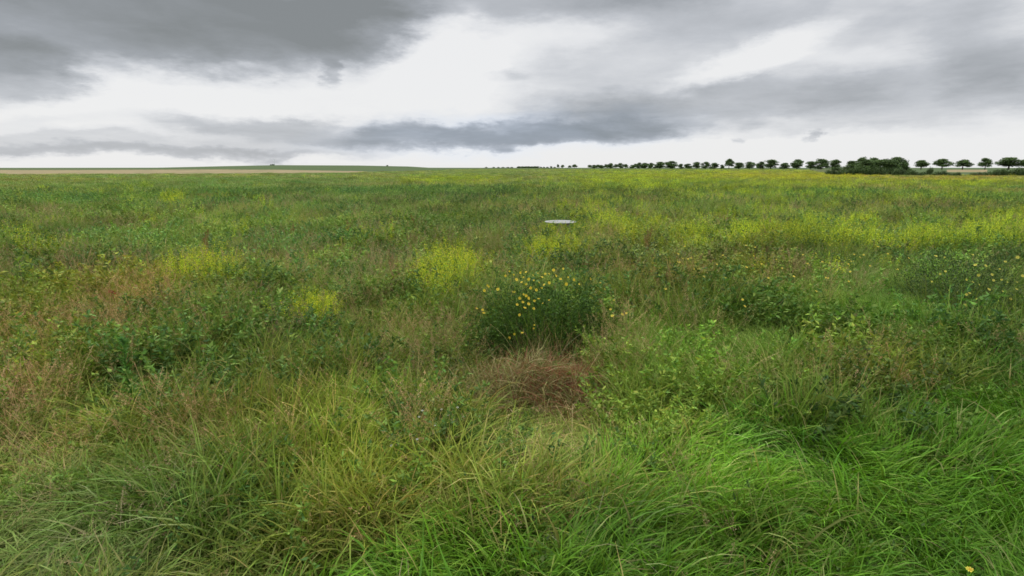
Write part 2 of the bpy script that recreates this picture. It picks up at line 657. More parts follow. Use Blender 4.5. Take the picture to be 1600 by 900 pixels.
def mustard_mb(tall=1.0, n=13, flower=1.0):
    """stems, leaves -> one mesh; flower sprays -> another"""
    st, fl = MB(), MB()
    b = disc(n, .09)
    a = np.arctan2(b[:, 1], b[:, 0]) + rng.normal(0, .6, n)
    P = blades(st, b, a, rng.uniform(.55, 1.0, n) * tall, .006, rng.uniform(.05, .45, n), rng.uniform(-.25, .35, n), pick(MUST, n), 6, roll=1, thin=True)
    per = 12
    u = rng.uniform(.1, .85, (n, per)) * 5.99
    i = u.astype(int)
    f = (u - i)[..., None]
    r_ = np.arange(n)[:, None]
    pos = (P[r_, i] * (1 - f) + P[r_, i + 1] * f).reshape(-1, 3)
    leaves(st, pos, rdir(n * per, .3), rng.uniform(.04, .10, n * per), rng.uniform(.015, .035, n * per), pick(MUST + GREENS, n * per))
    # pods and side sprigs
    m = 14
    u = rng.uniform(.5, 1, (n, m)) * 5.99
    i = u.astype(int)
    f = (u - i)[..., None]
    pos2 = (P[r_, i] * (1 - f) + P[r_, i + 1] * f).reshape(-1, 3)
    d2 = rdir(n * m, 1.4)
    leaves(st, pos2, d2, rng.uniform(.04, .09, n * m), .005, pick(MUST, n * m))
    k = int(34 * flower)
    u = rng.uniform(.58, 1, (n, k)) * 5.99
    i = u.astype(int)
    f = (u - i)[..., None]
    pos3 = (P[r_, i] * (1 - f) + P[r_, i + 1] * f) + rng.normal(0, .024, (n, k, 3))
    leaves(fl, pos3.reshape(-1, 3), rdir(n * k, .8), rng.uniform(.011, .02, n * k), rng.uniform(.009, .015, n * k), pick(YEL + [(.42, .45, .03)], n * k))
    return st, fl


def merged(a, b):
    for V, Q, C in zip(b.V, b.Q, b.C):
        pass
    m = MB()
    for s in (a, b):
        off = 0
        for V, Q, C in zip(s.V, s.Q, s.C):
            m.add(V, Q - off, C)
            off += len(V)
    return m


# ------------------------------------------------------------------ stuff: scattered vegetation
def protos(name, mbs):
    c = bpy.data.collections.new(name)
    for k, mb in enumerate(mbs):
        o = mb.obj('%s_sprig' % name, M_INST, link=False)
        o.name = '%s_sprig_%02d' % (name, k)
        c.objects.link(o)
    return c


def scatter(name, label, cat, proto, x, y, rot, scl, tint, tilt=None, dz=None):
    n = len(x)
    z = terr(x, y) - .015
    if dz is not None:
        z = z + dz
    me = bpy.data.meshes.new(name)
    me.vertices.add(n)
    me.vertices.foreach_set('co', np.stack([x, y, z], 1).astype(np.float32).ravel())
    k = len(proto.objects)

    def attr(nm, ty, arr, key):
        a = me.attributes.new(nm, ty, 'POINT')
        a.data.foreach_set(key, arr)
    e = np.zeros((n, 3), np.float32)
    if tilt is not None:
        e[:, :2] = tilt
    e[:, 2] = rot
    attr('rot', 'FLOAT_VECTOR', e.ravel(), 'vector')
    attr('scl', 'FLOAT_VECTOR', np.asarray(scl, np.float32).reshape(n, 3).ravel(), 'vector')
    attr('pid', 'INT', rng.integers(0, k, n).astype(np.int32), 'value')
    attr('tint', 'FLOAT_COLOR', np.concatenate([tint, np.ones((n, 1))], 1).astype(np.float32).ravel(), 'color')
    me.materials.append(M_INST)
    o = bpy.data.objects.new(name, me)
    COL.objects.link(o)
    ng = bpy.data.node_groups.new(name + '_growth', 'GeometryNodeTree')
    ng.interface.new_socket('Geometry', in_out='INPUT', socket_type='NodeSocketGeometry')
    ng.interface.new_socket('Geometry', in_out='OUTPUT', socket_type='NodeSocketGeometry')
    gi, go = ng.nodes.new('NodeGroupInput'), ng.nodes.new('NodeGroupOutput')
    ip = ng.nodes.new('GeometryNodeInstanceOnPoints')
    ci = ng.nodes.new('GeometryNodeCollectionInfo')
    ci.inputs['Collection'].default_value = proto
    ci.inputs['Separate Children'].default_value = True
    ci.inputs['Reset Children'].default_value = True

    def na_(nm, ty):
        a = ng.nodes.new('GeometryNodeInputNamedAttribute')
        a.data_type = ty
        a.inputs['Name'].default_value = nm
        return a.outputs[0]
    er = ng.nodes.new('FunctionNodeEulerToRotation')
    ng.links.new(na_('rot', 'FLOAT_VECTOR'), er.inputs[0])
    ng.links.new(gi.outputs[0], ip.inputs['Points'])
    ng.links.new(ci.outputs[0], ip.inputs['Instance'])
    ip.inputs['Pick Instance'].default_value = True
    ng.links.new(na_('pid', 'INT'), ip.inputs['Instance Index'])
    ng.links.new(er.outputs[0], ip.inputs['Rotation'])
    ng.links.new(na_('scl', 'FLOAT_VECTOR'), ip.inputs['Scale'])
    ng.links.new(ip.outputs[0], go.inputs[0])
    md = o.modifiers.new('growth', 'NODES')
    md.node_group = ng
    tag(o, label, cat, None, 'stuff')
    return o


def shell(shells):
    """points in front of the camera: list of (r0, r1, per square metre)"""
    xs, ys = [], []
    half = R(53)
    for r0, r1, d in shells:
        n = int(half * (r1 * r1 - r0 * r0) * d)
        r = np.sqrt(rng.uniform(r0 * r0, r1 * r1, n))
        a = rng.uniform(-half, half, n)
        xs.append(r * np.sin(a))
        ys.append(r * np.cos(a))
    return np.concatenate(xs), np.concatenate(ys)


def ell(px, py, cx_, cy_, rx, ry, soft=1.0):
    d = ((px - cx_) / rx) ** 2 + ((py - cy_) / ry) ** 2
    return np.exp(-d * soft)


def lush_mask(px, py, x=None, y=None):
    lim = np.interp(px, [-400, 430, 520, 650, 760, 900, 1050, 1150, 1250, 1400, 1600, 2000], [1150, 950, 895, 830, 795, 760, 695, 660, 632, 600, 560, 520])
    w = 0 if x is None else 60 * (fbm(x, y, .8, 77) - .5)
    return sstep(py + w - lim, -22, 22)


# the spots where single plants stand: keep the scattered growth low there
DAISY = (*on_plane(845, 575, 0.0),)
SPOTS = []          # (x, y, radius, height factor)


def thin_spots(x, y):
    f = np.ones(len(x))
    for sx, sy, sr, h in SPOTS:
        d = np.hypot(x - sx, y - sy)
        f = np.minimum(f, h + (1 - h) * sstep(d, sr * .75, sr * 1.15))
    return f


dx_, dy_ = float(DAISY[0]), float(DAISY[1]) + .55
SPOTS.append((dx_, dy_, .80, .30))
SPOTS.append((dx_ - .6, dy_ - .35, .55, .45))
gx, gy = [float(v) for v in on_plane(838, 640, .12)]
SPOTS.append((gx, gy + .35, .78, .46))                # dead grass in front of it
SPOTS.append((gx, gy - .65, .70, .62))
SPOTS.append((gx - .55, gy + .3, .55, .55))
DISC_Y = 17.0
DISC = at(876, 346, DISC_Y)
SPOTS.append((DISC[0], DISC[1], .56, .5))
RB = (*on_plane(1535, 520, 0.0),)
rbx, rby = float(RB[0]) + .25, float(RB[1]) + .9
SPOTS.append((rbx, rby, 1.0, .35))

SPOTS.append((rbx - .2, rby - 1.35, 1.25, .34))
for q_x, q_y, q_r in [(705, 440, .75), (303, 425, .7), (478, 484, .55)]:
    q1, q2 = [float(v) for v in on_plane(q_x, q_y, .35)]
    SPOTS.append((q1, q2, q_r, .45))

# colour regions, as (px, py, rx, ry, tint, strength) at half plant height
REG = [
    (20, 560, 110, 95, (1.55, 1.12, 1.10), .75), (110, 470, 190, 60, (1.40, 1.14, .95), .5), (230, 455, 110, 28, (1.6, 1.22, 1.15), .6),
    (340, 640, 170, 50, (1.35, 1.08, 1.05), .6), (560, 560, 120, 45, (1.15, 1.12, 1.0), .4),
    (460, 525, 80, 40, (.80, .95, 1.1), .8), (110, 790, 230, 110, (.86, 1.08, 1.30), .7), (60, 860, 160, 60, (1.0, 1.02, 1.4), .5),
    (330, 760, 180, 70, (.82, 1.08, 1.1), .7), (560, 760, 120, 70, (1.3, 1.12, .8), .6), (430, 800, 90, 90, (1.25, 1.1, .8), .4),
    (850, 740, 130, 30, (1.22, 1.05, .9), .6), (1150, 430, 190, 34, (1.22, .98, 1.0), .6), (980, 415, 130, 30, (1.22, .96, 1.0), .6),
    (1350, 480, 180, 60, (.80, 1.08, .8), .7), (1400, 585, 75, 22, (1.8, 1.2, 1.1), .8), (1330, 540, 70, 25, (1.35, 1.05, .9), .6),
    (1100, 520, 170, 60, (.85, 1.04, .9), .5), (1050, 560, 90, 70, (.80, 1.05, .85), .5), (1130, 600, 140, 45, (1.05, 1.0, .9), .5),
    (480, 700, 110, 60, (1.0, 1.15, .7), .6), (560, 620, 80, 50, (.90, 1.15, .7), .6), (600, 300, 240, 22, (.92, .92, 1.25), .6),
    (250, 330, 260, 50, (.98, 1.02, .95), .4), (500, 340, 200, 50, (.92, .98, .95), .4), (850, 300, 200, 20, (1.0, 1.0, .9), .4),
    (1500, 276, 180, 5, (1.5, 1.05, .9), .7), (1220, 273, 140, 6, (1.5, 1.1, .9), .6),
    (690, 660, 90, 40, (1.1, 1.05, 1.15), .5), (720, 600, 60, 35, (1.5, 1.1, 1.0), .6),
]


def tints(x, y, h=.4, amp=1.0, dryk=1.0):
    px, py = to_px(x, y, terr(x, y) + h)
    n = len(x)
    a = fbm(x, y, 2.2, 5) - .5
    b = fbm(x, y, 7.0, 9) - .5
    c = fbm(x, y, 1.1, 31) - .5
    t = np.ones((n, 3))
    warm = np.clip(a * 1.6 + b * 1.8, -1, 1)[:, None] * amp
    t = t * (.80 + .40 * sstep(fbm(x, y, 1.7, 301), .36, .64))[:, None]
    t = t * (1 + warm * np.array([.34, .05, .15]))
    t = t * (1 + np.clip(c * 1.3, -.5, .5)[:, None] * np.array([-.35, -.25, -.05]))
    for cx_, cy_, rx, ry, tc_, s_ in REG:
        w = (ell(px, py, cx_, cy_, rx, ry) * s_)[:, None]
        t = t * (1 - w) + t * np.array(tc_) * w
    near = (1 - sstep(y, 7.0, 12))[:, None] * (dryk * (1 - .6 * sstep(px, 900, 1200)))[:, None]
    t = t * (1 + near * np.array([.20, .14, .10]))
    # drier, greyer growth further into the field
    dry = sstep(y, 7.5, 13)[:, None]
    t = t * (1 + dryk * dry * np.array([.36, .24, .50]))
    t *= (1 + rng.normal(0, .15, (n, 1))).clip(.6, 1.5)
    return t, px, py


def within(x, y, px):
    return y < field_edge(px) * (1 + .10 * (vnoise(x, y, 9, 4) - .5))


print('scatter')
# --- short bright verge grass, combed by the wind
x, y = shell([(1.6, 6.5, 95), (6.5, 9, 60)])
px, py = to_px(x, y, terr(x, y) + .18)
keep = rng.uniform(size=len(x)) < lush_mask(px, py, x, y)
x, y = x[keep], y[keep]
t, px, py = tints(x, y, .2, .5)
hn = .62 + .75 * fbm(x, y, .75, 21)
tuft = fbm(x, y, .5, 61)
comb_a = R(-35) + (fbm(x, y, .9, 41) - .5) * 7.5 + rng.normal(0, .5, len(x))
sc = np.stack([1.0 * np.ones(len(x)), np.ones(len(x)), hn * (.7 + .6 * tuft)], 1) * rng.uniform(.8, 1.2, (len(x), 1))
blu = sstep(fbm(x, y, 1.3, 87), .5, .62)[:, None]
t = t * (1 + blu * np.array([-.15, -.10, .30]))
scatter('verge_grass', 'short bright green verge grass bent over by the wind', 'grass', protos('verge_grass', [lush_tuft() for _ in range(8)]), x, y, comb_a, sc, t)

# --- mixed meadow grass
x, y = shell([(1.6, 4.5, 60), (4.5, 9, 52), (9, 16, 30), (16, 32, 14)])
px, py = to_px(x, y, terr(x, y) + .3)
keep = rng.uniform(size=len(x)) < (1 - .94 * lush_mask(px, py, x, y))
x, y = x[keep], y[keep]
t, px, py = tints(x, y, .35)
gap = sstep(fbm(x, y, .55, 201), .30, .46) * .8 + .2
k_ = rng.uniform(size=len(x)) < gap
x, y, t, px, py = x[k_], y[k_], t[k_], px[k_], py[k_]
hn = (.42 + 1.1 * fbm(x, y, 1.2, 23)) * (.62 + .76 * fbm(x, y, .45, 29))
hn *= np.interp(py, [340, 560, 700, 860], [1.15, 1.0, .80, .72])
hn *= thin_spots(x, y)
hn *= .82 + .5 * sstep(fbm(x, y, 1.9, 91), .48, .62)
comb_a = R(-30) + (fbm(x, y, 1.1, 43) - .5) * 9 + rng.normal(0, .9, len(x))
s0 = rng.uniform(.8, 1.2, len(x)) * np.interp(y, [5, 30], [1, 1.45])
sc = np.stack([s0, s0, hn * rng.uniform(.85, 1.15, len(x))], 1)
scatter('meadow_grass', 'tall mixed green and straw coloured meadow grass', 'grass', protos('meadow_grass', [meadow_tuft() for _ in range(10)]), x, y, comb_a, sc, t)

# --- fine green feathery grass at the right
x, y = shell([(5, 16, 40)])
px, py = to_px(x, y, terr(x, y) + .4)
fw = np.maximum.reduce([ell(px, py, 1330, 480, 170, 55), ell(px, py, 1060, 545, 120, 65), ell(px, py, 1180, 545, 120, 45), .8 * ell(px, py, 620, 600, 110, 70), .7 * ell(px, py, 480, 600, 90, 50)])
keep = rng.uniform(size=len(x)) < fw * .85
x, y = x[keep], y[keep]
t, px, py = tints(x, y, .4, .4)
sc = np.stack([np.ones(len(x)), np.ones(len(x)), .75 + .5 * fbm(x, y, .9, 52)], 1) * thin_spots(x, y)[:, None]
comb_a = R(150) + (fbm(x, y, 2.0, 47) - .5) * 2.5 + rng.normal(0, .4, len(x))
scatter('couch_grass', 'fine soft green grass leaning in long tufts', 'grass',
        protos('couch_grass', [meadow_tuft(90, .2, GREENS, None, .75, 1.05) for _ in range(6)]), x, y, comb_a, sc, t)

# --- grass in seed: brown haze over the meadow
x, y = shell([(2.2, 9, 11), (9, 18, 8), (18, 40, 4)])
px, py = to_px(x, y, terr(x, y) + .6)
sw = .10 + .38 * sstep(fbm(x, y, 3.0, 71), .48, .66)
for e_ in [(25, 570, 110, 90, 1.0), (160, 470, 220, 60, .7), (350, 650, 190, 60, .8), (1150, 425, 220, 40, .55), (960, 415, 150, 35, .55), (740, 620, 120, 60, .7),
           (580, 400, 220, 60, .45), (1350, 570, 120, 40, .6), (700, 520, 60, 40, .8)]:
    sw = np.maximum(sw, e_[4] * ell(px, py, *e_[:4]))
sw *= 1 - .97 * lush_mask(px, py)
sw *= np.interp(py, [560, 720, 820], [1, .55, .3])
sw *= 1 - .7 * ell(px, py, 1330, 480, 150, 50)
keep = rng.uniform(size=len(x)) < sw
x, y = x[keep], y[keep]
t, px, py = tints(x, y, .6, .5)
t = t ** .6
hn = (.70 + .55 * fbm(x, y, 1.5, 73)) * np.interp(py, [340, 620, 760], [1.0, .85, .55]) * thin_spots(x, y)
sc = np.stack([np.ones(len(x)), np.ones(len(x)), hn], 1) * rng.uniform(.85, 1.15, (len(x), 1))
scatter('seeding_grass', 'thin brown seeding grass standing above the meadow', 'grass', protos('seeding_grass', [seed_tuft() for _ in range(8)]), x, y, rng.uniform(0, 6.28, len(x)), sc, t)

# --- dark leafy weeds
x, y = shell([(2.5, 10, 9), (10, 22, 5), (22, 60, 1.6)])
px, py = to_px(x, y, terr(x, y) + .4)
lump = sstep(fbm(x, y, 1.9, 91), .53, .64)
ww = .9 * lump
for e_ in [(460, 525, 90, 40, 1), (345, 465, 60, 25, 1), (535, 440, 50, 40, 1), (620, 395, 50, 30, 1), (1030, 372, 80, 22, 1), (930, 375, 30, 28, 1), (1105, 315, 35, 15, 1),
           (880, 318, 35, 12, 1), (70, 400, 70, 30, .9), (1240, 370, 60, 20, 1), (1420, 372, 100, 18, .8), (500, 310, 90, 14, .8), (700, 500, 60, 60, .5), (1080, 620, 60, 60, .5), (1560, 520, 60, 60, .8)]:
    ww = np.maximum(ww, e_[4] * ell(px, py, *e_[:4]))
ww *= 1 - lush_mask(px, py) * .93
ww *= 1 - .6 * np.maximum(ell(px, py, 1330, 485, 170, 60), ell(px, py, 1080, 540, 130, 60))
keep = rng.uniform(size=len(x)) < ww
x, y = x[keep], y[keep]
t, px, py = tints(x, y, .4, .5)
s0 = (.55 + .45 * fbm(x, y, 1.6, 95) + .5 * lump[keep]) * thin_spots(x, y) * rng.uniform(.75, 1.25, len(x)) * np.interp(py, [300, 560, 800], [1.2, 1.0, .6])
t = t * (1 + (.35 * (1 - sstep(px, 430, 700)))[:, None])
scatter('leafy_weeds', 'dark green leafy weeds growing through the meadow grass', 'weeds', protos('leafy_weeds', [weed_plant() for _ in range(7)]), x, y, rng.uniform(0, 6.28, len(x)), np.stack([s0 * 1.2, s0 * 1.2, s0], 1), t)


# --- light green broad leaved herbs all over
x, y = shell([(2.2, 10, 16), (10, 22, 9), (22, 60, 2.4)])
px, py = to_px(x, y, terr(x, y) + .35)
ww = (.22 + .78 * sstep(fbm(x, y, 1.0, 191), .45, .60)) * (1 - .9 * lush_mask(px, py)) * np.interp(py, [300, 420, 640, 800], [1, 1, .9, .5])
ww *= 1 - .72 * np.maximum(ell(px, py, 1330, 485, 170, 60), ell(px, py, 1080, 540, 130, 60))
keep = rng.uniform(size=len(x)) < ww
x, y = x[keep], y[keep]
t, px, py = tints(x, y, .35, .7)
s0 = (.45 + 1.1 * fbm(x, y, 1.0, 195)) * thin_spots(x, y) * rng.uniform(.8, 1.2, len(x)) * np.interp(py, [300, 560, 800], [1.3, 1.0, .55])
scatter('leafy_herbs', 'lighter green broad leaved herbs mixed through the meadow', 'weeds', protos('leafy_herbs', [weed_plant(13, .95, HERB, .2, .046, 44) for _ in range(7)]), x, y, rng.uniform(0, 6.28, len(x)), np.stack([s0 * 1.25, s0 * 1.25, s0], 1), t)


# --- mustard in mass
def must_mask(px, py, x, y):
    w = 0 * px
    band = sstep(px, 1010, 1180) * sstep(py, 318, 336) * (1 - sstep(py, 362, 380))
    w = np.maximum(w, band * (.16 + 1.5 * sstep(fbm(x, y, 2.0, 13), .45, .56)))
    far = sstep(px, 820, 1000) * (1 - sstep(px, 1290, 1420)) * sstep(py, 264, 268) * (1 - sstep(py, 284, 296))
    w = np.maximum(w, far * (.4 + .7 * sstep(fbm(x, y, 14, 15), .42, .58)))
    w = np.maximum(w, .85 * ell(px, py, 700, 279, 80, 6))
    w = np.maximum(w, .6 * ell(px, py, 1510, 283, 200, 5))
    w = np.maximum(w, .7 * ell(px, py, 275, 308, 22, 11))
    w = np.maximum(w, .25 * ell(px, py, 560, 362, 60, 10))
    w = np.maximum(w, .30 * ell(px, py, 1000, 330, 120, 30))
    w = np.maximum(w, .22 * sstep(px, 900, 1100) * sstep(py, 285, 300) * (1 - sstep(py, 335, 350)))
    w = np.maximum(w, .022 * (1 - sstep(py, 400, 430)))
    return w


x, y = shell([(9, 24, 11), (24, 60, 2.6), (60, 160, .7), (160, 420, .22)])
px, py = to_px(x, y, terr(x, y) + .75)
keep = (rng.uniform(size=len(x)) < must_mask(px, py, x, y)) & within(x, y, px)
for sx, sy, sr, h in [q for q in SPOTS if abs(q[0] - DISC[0]) < .01]:
    keep &= np.hypot(x - sx, y - sy) > sr
x, y = x[keep], y[keep]
t, px, py = tints(x, y, .75, .25, .0)
s0 = rng.uniform(.7, 1.1, len(x)) * (.58 + .85 * fbm(x, y, 2.0, 13)) * np.interp(y, [20, 60, 160, 400], [1, 1, .95, .9])
wd = np.interp(y, [25, 70, 200, 400], [1, 1.6, 2.8, 4.5])
mprot = []
for _ in range(6):
    a_, b_ = mustard_mb()
    mprot.append(merged(a_, b_))
scatter('wild_mustard', 'mass of yellow flowering mustard over the meadow', 'wildflowers', protos('wild_mustard', mprot), x, y, rng.uniform(0, 6.28, len(x)), np.stack([s0 * wd, s0 * wd, s0], 1), t)

# --- far growth
x, y = shell([(28, 60, 4.2), (60, 110, 2.0), (110, 200, .75), (200, 430, .30)])
px, py = to_px(x, y, terr(x, y) + .6)
keep = within(x, y, px)
x, y = x[keep], y[keep]
t, px, py = tints(x, y, .5, 1.0)
b_ = fbm(x, y, 16, 19)[:, None] - .5
t = t * (1 + b_ * np.array([.7, .1, .3]))
hn = (.40 + 1.1 * fbm(x, y, 3.0, 25)) * rng.uniform(.75, 1.3, len(x))
wd = np.interp(y, [28, 60, 110, 200, 400], [.9, 1.3, 2.0, 3.2, 4.6])
far = []
for _ in range(8):
    m_ = meadow_tuft(110, .42, None, None, 2.4, 1.05)
    m_ = merged(m_, weed_plant(6, .95, OLIVE + GREENS, .6, .07, 16))
    far.append(m_)
scatter('far_meadow', 'distant meadow growth blending into green and olive', 'grass', protos('far_meadow', far), x, y, rng.uniform(0, 6.28, len(x)), np.stack([wd, wd, hn], 1), t)

# ------------------------------------------------------------------ single things
print('things')


def flower_head(name, r=.022, petals=9, col=(.74, .52, .02), disc_col=(.55, .30, .02)):
    mb = MB()
    a = np.linspace(0, 2 * np.pi, petals, endpoint=False)
    d = np.stack([np.cos(a), np.sin(a), .18 * np.ones(petals)], 1)
    s = np.stack([-np.sin(a), np.cos(a), 0 * a], 1)
    w = r * 2.6 / petals
    b = d * r * .15
    V = np.stack([b - s * w * .5, d * r * .75 - s * w * .75, d * r * 1.0, d * r * .75 + s * w * .75], 1)
    mb.add(V, np.arange(petals * 4).reshape(-1, 4), pick([col], petals * 4, .06))
    k = 8
    aa = np.linspace(0, 2 * np.pi, k, endpoint=False)
    ring = np.stack([np.cos(aa) * r * .34, np.sin(aa) * r * .34, np.full(k, r * .08)], 1)
    ring2 = np.stack([np.cos(aa) * r * .18, np.sin(aa) * r * .18, np.full(k, r * .22)], 1)
    V = np.concatenate([ring, ring2])
    j = np.arange(k)
    Q = np.stack([j, (j + 1) % k, k + (j + 1) % k, k + j], 1)
    mb.add(V, Q, disc_col)
    mb.add(ring2[[0, 2, 4, 6]], [[0, 1, 2, 3]], disc_col)
    return mb.mesh(name, M_FLOWER)


HEAD = flower_head('flower_head', .020, 9, (.68, .52, .05), (.60, .36, .02))
HEADS = flower_head('flower_head', .024, 9, (.58, .54, .09), (.5, .36, .05))


def put_head(parent, loc, me, tilt=.6, scale=1.0):
    o = bpy.data.objects.new('flower_head', me)
    o.location = loc
    # heads look up and a little to the light
    o.rotation_euler = (random.uniform(.1, tilt + .4), random.uniform(-.5, .5), random.uniform(-.6, .6))
    o.scale = (scale,) * 3
    o.parent = parent
    COL.objects.link(o)
    return o


def dome_leaves(mb, n, rx, ry, rz, leaf, cols, core=.35, lump=4):
    """leaves through a lumpy dome standing on the ground"""
    d = rdir(n, .35)
    d[:, 2] = np.abs(d[:, 2])
    k = 1 + .22 * np.sin(d[:, 0] * lump + 1.3) * np.cos(d[:, 1] * lump + d[:, 2] * 3)
    rad_ = (core + (1 - core) * rng.uniform(0, 1, n) ** .5) * k
    p = d * rad_[:, None] * np.array([rx, ry, rz])
    dd = d * .6 + rdir(n, .5)
    dd /= np.linalg.norm(dd, axis=1, keepdims=True)
    leaves(mb, p, dd, rng.uniform(.6, 1.4, n) * leaf, rng.uniform(.28, .45, n) * leaf, pick(cols, n, .2))


# --- the daisy bush in the middle
bush = empty('daisy_bush', (dx_, dy_, float(terr(dx_, dy_))))
tag(bush, 'dark bushy daisy plant with yellow flowers behind the dead grass', 'flowering bush')
mb = MB()
DK = [(.040, .082, .014), (.055, .110, .018), (.078, .145, .022), (.032, .066, .014)]
dome_leaves(mb, 7500, .92, .66, .98, .045, DK, .3, 5)
m2 = MB()
dome_leaves(m2, 3600, .62, .5, .66, .042, DK, .3, 5)
mb.add(np.concatenate(m2.V) + np.array([-.62, -.22, 0]), m2.Q[0], np.concatenate(m2.C))
m2 = MB()
dome_leaves(m2, 2600, .5, .45, .62, .042, DK, .3, 5)
mb.add(np.concatenate(m2.V) + np.array([.66, -.05, 0]), m2.Q[0], np.concatenate(m2.C))
ns_ = 26
for k in range(ns_):
    # ragged leaning sprigs that break the outline
    a = random.uniform(0, 6.28)
    bx, by = .5 * math.cos(a), .42 * math.sin(a)
    ln = random.uniform(.75, 1.3)
    le = random.uniform(.15, .75)
    pts = np.array([[bx * (1 + 1.1 * le * u_ * u_), by * (1 + .9 * le * u_ * u_), ln * u_ * (1 - .22 * le * u_)] for u_ in np.linspace(0, 1, 6)])
    tube(mb, pts, np.linspace(.006, .003, 6), DK[1], 5)
    nn_ = 70
    uu = rng.uniform(.3, 1, nn_)
    pp = np.stack([np.interp(uu, np.linspace(0, 1, 6), pts[:, q_]) for q_ in range(3)], 1) + rng.normal(0, .015, (nn_, 3))
    leaves(mb, pp, rdir(nn_, .4), rng.uniform(.03, .07, nn_), rng.uniform(.010, .022, nn_), pick(DK + WEED, nn_, .2))
nb = 260
b = disc(nb, .5)
a = np.arctan2(b[:, 1], b[:, 0]) + rng.normal(0, .5, nb)
blades(mb, b, a, rng.uniform(.6, 1.2, nb), .008, rng.uniform(.05, .5, nb), rng.uniform(.1, .8, nb), pick(DK + GREENS[:2], nb), 5)
mb.obj('foliage', M_VEG, bush)
mb = MB()
nb = 90
b = disc(nb, .42) + np.array([.05, -.35, .0])
blades(mb, b, rng.normal(-1.57, 1.2, nb), rng.uniform(.45, .85, nb), .006, rng.uniform(.05, .35, nb), rng.uniform(.1, 1.0, nb), pick(STRAW + TAN, nb), 5, roll=1)
mb.obj('dry_stem', M_DRY, bush)
FL = [(796, 424), (803, 429), (813, 426), (822, 425), (833, 430), (840, 427), (847, 433), (852, 428), (818, 433), (826, 436), (834, 438), (842, 441), (807, 437), (815, 441), (822, 444),
      (850, 445), (829, 450), (838, 453), (846, 450), (858, 442), (803, 456), (818, 460), (812, 466), (822, 462), (826, 466), (817, 472), (826, 475), (820, 481), (808, 476), (812, 492),
      (835, 470), (842, 467), (848, 474), (858, 469), (834, 482), (835, 508), (834, 513), (816, 520), (804, 522), (796, 528), (869, 431), (876, 436), (888, 433), (897, 437), (905, 444),
      (885, 444), (922, 436), (778, 452), (764, 448), (757, 454), (762, 446), (745, 482), (754, 484), (756, 489), (736, 543), (741, 541), (858, 428), (865, 422), (880, 420), (790, 431)]
for fx, fy in FL:
    # on the near skin of the dome
    p = at(fx, fy, dy_)
    u = (p[0] - dx_) / .72
    v = p[2] / 1.16
    k = math.sqrt(max(0.02, 1 - u * u - v * v))
    Yf = dy_ - .62 * k
    q_ = at(fx, fy, Yf)
    put_head(bush, (q_[0] - dx_, q_[1] - dy_, q_[2] - bush.location.z), HEAD, 1.2, random.uniform(.6, 1.25))

# --- dead grass mound in front of the bush
dead = empty('dead_grass_tussock', (gx + .02, gy + .42, float(terr(gx, gy))))
tag(dead, 'collapsed reddish brown dead grass mound in front of the daisy bush', 'dead grass')
for nm, cols, off, sd, m_ in [('rusty_dead_grass', [(.22, .078, .042), (.17, .062, .036), (.26, .11, .055), (.24, .17, .08), (.12, .14, .035)], (.18, .10), .36, 2100), ('straw_dead_grass', STRAW[:2] + OLIVE + [(.24, .19, .09), (.17, .15, .06)], (-.28, -.02), .50, 2100)]:
    mb = MB()
    b = np.stack([rng.normal(off[0], sd, m_), rng.normal(off[1], .28, m_), np.zeros(m_)], 1)
    hgt = np.exp(-((b[:, 0] / .8) ** 2 + (b[:, 1] / .5) ** 2))
    b[:, 2] = rng.uniform(0, .36, m_) * hgt * (.5 + vnoise(b[:, 0], b[:, 1], .2, 66))
    a = R(-60) + (vnoise(b[:, 0], b[:, 1], .17, 8) - .5) * 9 + rng.normal(0, .8, m_)
    blades(mb, b, a, rng.uniform(.2, .5, m_), rng.uniform(.003, .007, m_), rng.uniform(.3, 1.2, m_), rng.uniform(.4, 1.7, m_), pick(cols, m_), 5, roll=.9)
    k_ = m_ // 8
    blades(mb, b[:k_] * [1.15, 1.15, .2], rng.uniform(0, 6.28, k_), rng.uniform(.4, .75, k_), .004, rng.uniform(.05, .45, k_), rng.uniform(.1, .8, k_), pick(cols, k_), 5, roll=.9)
    mb.obj(nm, M_DRY, dead)

# --- right hand bush
rb = empty('flowering_weed_bush', (rbx, rby, float(terr(rbx, rby))))
tag(rb, 'broad leafy bush dotted with small pale yellow flowers at the right edge', 'flowering bush')
mb = MB()
dome_leaves(mb, 9500, 1.2, .9, 1.12, .042, [(.040, .078, .020), (.060, .100, .028), (.10, .135, .05), (.030, .058, .018)], .3, 6)
nb = 320
b = disc(nb, .9)
a = np.arctan2(b[:, 1], b[:, 0]) + rng.normal(0, .5, nb)
blades(mb, b, a, rng.uniform(.5, 1.1, nb), .007, rng.uniform(.05, .5, nb), rng.uniform(.1, .8, nb), pick(OLIVE + GREENS, nb), 5)
mb.obj('foliage', M_VEG, rb)
RFL = [(1462, 400), (1476, 402), (1469, 428), (1477, 424), (1456, 440), (1483, 454), (1496, 456), (1520, 441), (1529, 430), (1510, 437), (1515, 458), (1526, 467), (1510, 460), (1505, 484), (1508, 477),
       (1530, 445), (1552, 438), (1565, 437), (1567, 455), (1579, 467), (1574, 441), (1545, 452), (1562, 420), (1590, 402), (1598, 431), (1588, 452), (1533, 475), (1550, 429), (1540, 415), (1524, 414), (1500, 415), (1589, 441), (1571, 409), (1559, 470), (1545, 492), (1520, 398), (1596, 470), (1584, 480)]
for fx, fy in RFL:
    p = at(fx, fy, rby)
    u = (p[0] - rbx) / 1.2
    v = p[2] / 1.2
    k = math.sqrt(max(0.02, 1 - u * u - v * v))
    q_ = at(fx, fy, rby - .88 * k)
    put_head(rb, (q_[0] - rbx, q_[1] - rby, q_[2] - rb.location.z), HEADS, 1.1, random.uniform(.6, 1.2))

